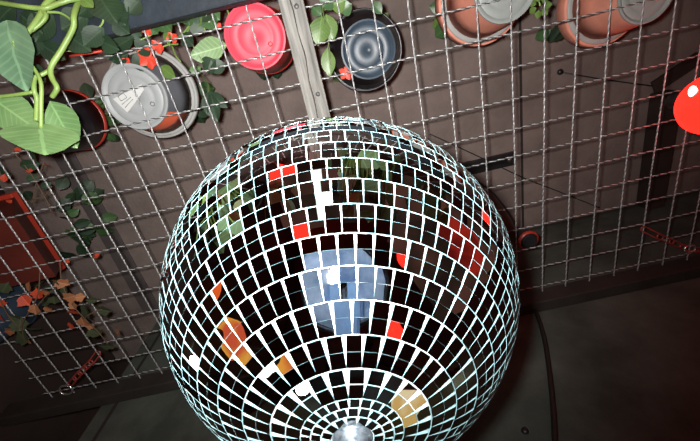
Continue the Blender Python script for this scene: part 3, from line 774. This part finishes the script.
# ------------------------------------------------------------------ the rest of the room, seen in the mirror tiles
for x, y, top, dn, n, lb in ((-.08, -.56, -.12, .52, 150, 'leafy hanging plant reflected in the upper middle of the ball'), (.52, -.46, -.12, .34, 64, 'leafy hanging plant reflected in the upper right of the ball'),
                  (-.94, -.38, -.12, .36, 70, 'leafy hanging plant reflected in the upper left of the ball'), (-.80, -1.02, -.12, .42, 40, 'leafy hanging plant farther behind the camera')):
    c = (x, y, MZ + top)
    t = thing('hanging_plant', lb, 'plant', c, 'hanging plants behind the camera')
    mb = MB(); mb.lathe([(0, 0), (.035, 0), (.052, .08), (.056, .08), (.056, .09), (.048, .09), (.048, .07), (0, .07)], c, 32); smooth_by_angle(mb.build('pot_body', MAT['terracotta'], t))
    mb = MB()
    for k in range(3):
        q = k * 2 * PI / 3; mb.tube([(x + .055 * math.cos(q), y + .055 * math.sin(q), MZ + top + .088), (x, y, MZ - .0005)], .0009, 5)
    mb.build('hanger', MAT['steel'], t)
    mb = MB(); sm = MB()
    for k in range(n):
        a = random.uniform(0, 6.28); r = random.uniform(.06, .21); dz = top + .09 - random.uniform(.0, 1.0) * dn
        p = Vector((x + r * math.cos(a), y + r * math.sin(a), MZ + dz))
        sm.tube(spline([(x + .050 * math.cos(a), y + .050 * math.sin(a), MZ + top + .085), (x + .085 * math.cos(a), y + .085 * math.sin(a), MZ + top + .06), p], 4), .0014, 5)
        q = Vector((math.cos(a), math.sin(a), .3))
        rleaf(mb, p, random.uniform(.06, .10), .42, HEART, k % 2, Vector((random.gauss(0, .4), random.gauss(0, .4), -.8)), q.normalized())
    mb.build('leaves', [MAT['leaf_light'], MAT['leaf_pale']], t); sm.build('stems', MAT['stem'], t)
t = thing('tube_lamp', 'upright white tube lamp hanging behind the camera, mirrored above the ball centre', 'lamp', (-.355, -1.25, MZ - .4))
MB().box((-.385, -1.33, MZ - .78), (-.325, -1.30, MZ - .0005), bev=.004).build('back_plate', MAT['black_plastic'], t)
MB().tube([(-.355, -1.25, MZ - .76), (-.355, -1.25, MZ - .02)], .05, 20).build('tube', MAT['tube_lamp'], t)
# yellow pendant and cream wall lamp
t = thing('wall_lamp', 'cream wall lamp on the concrete wall reflected at the foot of the ball', 'lamp', (-.25, YW, MZ - .74))
MB().box((-.29, YW - .012, MZ - .79), (-.21, YW, MZ - .68), bev=.003).build('back_plate', MAT['black_plastic'], t)
MB().lathe([(0, -.085), (.04, -.08), (.058, -.04), (.058, .06), (.04, .085), (0, .086)], (-.25, YW - .068, MZ - .74), 32).build('lamp_shade', MAT['lamp_cream'], t)
for x, y, z, lb in ((-.91, .21, -.96, 'bare warm bulb reflected left of the ball foot'), (-.74, .33, -1.02, 'bare warm bulb reflected close above the ball foot'), (.07, -.14, -.94, 'bare warm bulb reflected right of the ball centre'), (-1.14, .28, -.42, 'bare warm bulb reflected low on the left rim of the ball'), (-.02, .42, -.62, 'bare warm bulb reflected low on the right of the ball')):
    c = (x, y, MZ + z); t = thing('bulb', lb, 'lamp', c, 'bare warm bulbs')
    MB().lathe([(0, .022), (.010, .019), (.016, .006), (.016, -.006), (.010, -.024), (.010, -.034)], c, 24).build('glass', MAT['bulb_and_highlight'], t)
    MB().lathe([(.013, -.030), (.014, -.06), (.006, -.07), (0, -.07)], c, 16).build('socket', MAT['black_plastic'], t)
    hang(t, c, 0, -.068, 0)

# the camera phone on its stand, which the middle of the ball mirrors
fw = Vector(Rm[2]); rt = Vector(Rm[0]); upv = Vector(-Rm[1])
C0 = Vector(CEN)
pc = C0 - fw * .014 + rt * .010 - upv * .055
t = thing('camera_phone', 'phone in pale blue case mirrored in the middle of the ball', 'phone', pc)
def obox(c, hx, hy, hz, bev=.004):
    bm = bmesh.new(); bmesh.ops.create_cube(bm, size=2)
    for v in bm.verts: v.co = Vector((v.co.x * hx, v.co.y * hy, v.co.z * hz))
    if bev: bmesh.ops.bevel(bm, geom=bm.edges[:], offset=bev, segments=3, affect='EDGES')
    for v in bm.verts: v.co = c + rt * v.co.x + upv * v.co.y + fw * v.co.z
    m_ = MB(); m_.bm(bm, 0, False); return m_
obox(pc, .037, .070, .004).build('case', MAT['phone'], t)
bm = bmesh.new()
mb = MB(); mb.tube([C0 - fw * .0099, C0 - fw * .004], .007, 24); mb.build('lens', MAT['glass_black'], t)
t = thing('glare_disc', 'added round pale blue disc behind the phone, standing in for glare in the ball centre', 'reflector', C0 - fw * .04)  # added disc, stands in for flash glare in the ball's middle
def disc(r, f0, f1, n=64, rings=10):
    m_ = MB(); vs = []; fs = []
    cc = C0 - fw * .032 + upv * .005
    for j in range(rings + 1):
        for k in range(n):
            q = 2 * PI * k / n; rr = r * j / rings
            w_ = .0025 * math.sin(3 * q + j * .7) * j / rings + .0015 * math.sin(7 * q - j)
            vs.append(cc + rt * rr * math.cos(q) + upv * rr * math.sin(q) - fw * w_)
    m = len(vs); vs += [v - fw * .002 for v in vs]
    for j in range(rings):
        for k in range(n):
            l = (k + 1) % n; a_ = (j * n + k, j * n + l, (j + 1) * n + l, (j + 1) * n + k)
            fs.append(a_); fs.append(tuple(x + m for x in a_[::-1]))
    return m_.add(vs, fs)
disc(.120, 0, 0).build('cloth', MAT['reflector'], t)
cc = C0 - fw * .033 + upv * .005
MB().tube([cc + rt * .120 * math.cos(2 * PI * k / 48) + upv * .120 * math.sin(2 * PI * k / 48) for k in range(48)], .003, 8, close=True).build('hoop', MAT['black_plastic'], t)
s = thing('phone_stand', 'thin black floor stand that carries the phone', 'stand', (pc.x, pc.y - .10, 0))
foot = Vector((pc.x, pc.y - .16, 0))
mb = MB(); mb.tube([foot + Vector((0, 0, .3)), foot + Vector((0, 0, pc.z - .15)), pc - fw * .05 - upv * .05, pc - fw * .028 - upv * .05], .008, 10); mb.build('pole', MAT['black_plastic'], s)
for k in range(3):
    q = k * 2 * PI / 3 + .4
    MB().tube([foot + Vector((0, 0, .32)), foot + Vector((.3 * math.cos(q), .3 * math.sin(q), .008))], .008, 8).build('leg', MAT['black_plastic'], s)

# ------------------------------------------------------------------ light: the camera's flash
def look(o, target):
    d = Vector(target) - o.location; o.rotation_euler = d.to_track_quat('-Z', 'Y').to_euler()
fl = bpy.data.lights.new('camera_flash', 'SPOT'); fl.energy = 31; fl.color = (1, .985, .96)
fl.spot_size = math.radians(145); fl.spot_blend = 1.0; fl.shadow_soft_size = .0085
fo = bpy.data.objects.new('camera_flash', fl); COL.objects.link(fo)
fo.location = C0 + rt * -.022 + upv * .012 - fw * .0005
look(fo, at(265, 85, 0))
# added cool spot under the mesh behind the camera, brightens the disc behind the phone
pp = Vector((-.30, -.50, MZ - .06)); tg = C0 - fw * .03
t = thing('added_spot', 'added black spot lamp under the mesh, lighting the disc behind the phone', 'spotlight', pp)
ax = (tg - pp).normalized()
MB().tube([pp - ax * .07, pp - ax * .065, pp, pp + ax * .004], [.018, .028, .030, .032], 24).build('can', MAT['black_plastic'], t)
MB().tube([pp - ax * .03, Vector((pp.x, pp.y, MZ - .001))], .006, 8).build('clamp', MAT['steel'], t)
pl = bpy.data.lights.new('added_spot_light', 'SPOT'); pl.energy = 24; pl.color = (.55, .76, 1); pl.spot_size = math.radians(34); pl.spot_blend = .6; pl.shadow_soft_size = .012
po = bpy.data.objects.new('added_spot_light', pl); COL.objects.link(po); po.location = pp + ax * .012; look(po, tg)
w = bpy.data.worlds.new('world'); scene.world = w; w.use_nodes = True
nt = w.node_tree; bg = nt.nodes['Background']
tc = nt.nodes.new('ShaderNodeTexCoord'); nz = nt.nodes.new('ShaderNodeTexNoise'); nz.inputs['Scale'].default_value = 3.2; nz.inputs['Detail'].default_value = 5
rp = nt.nodes.new('ShaderNodeValToRGB')
for k, (p_, c_) in enumerate(((.36, (.004, .003, .003, 1)), (.50, (.022, .012, .009, 1)), (.62, (.070, .028, .020, 1)))):
    e_ = rp.color_ramp.elements[k] if k < 2 else rp.color_ramp.elements.new(p_)
    e_.position = p_; e_.color = c_
nt.links.new(tc.outputs['Generated'], nz.inputs['Vector']); nt.links.new(nz.outputs['Fac'], rp.inputs['Fac']); nt.links.new(rp.outputs['Color'], bg.inputs['Color'])
bg.inputs['Strength'].default_value = 1.0
vs = scene.view_settings
scene.display_settings.display_device = 'sRGB'
vs.view_transform = 'Standard'; vs.look = 'None'; vs.exposure = 0; vs.gamma = 1; vs.use_curve_mapping = False
scene.cycles.max_bounces = 8; scene.cycles.glossy_bounces = 5
scene.cycles.caustics_reflective = False; scene.cycles.caustics_refractive = False
scene.cycles.sample_clamp_indirect = 4
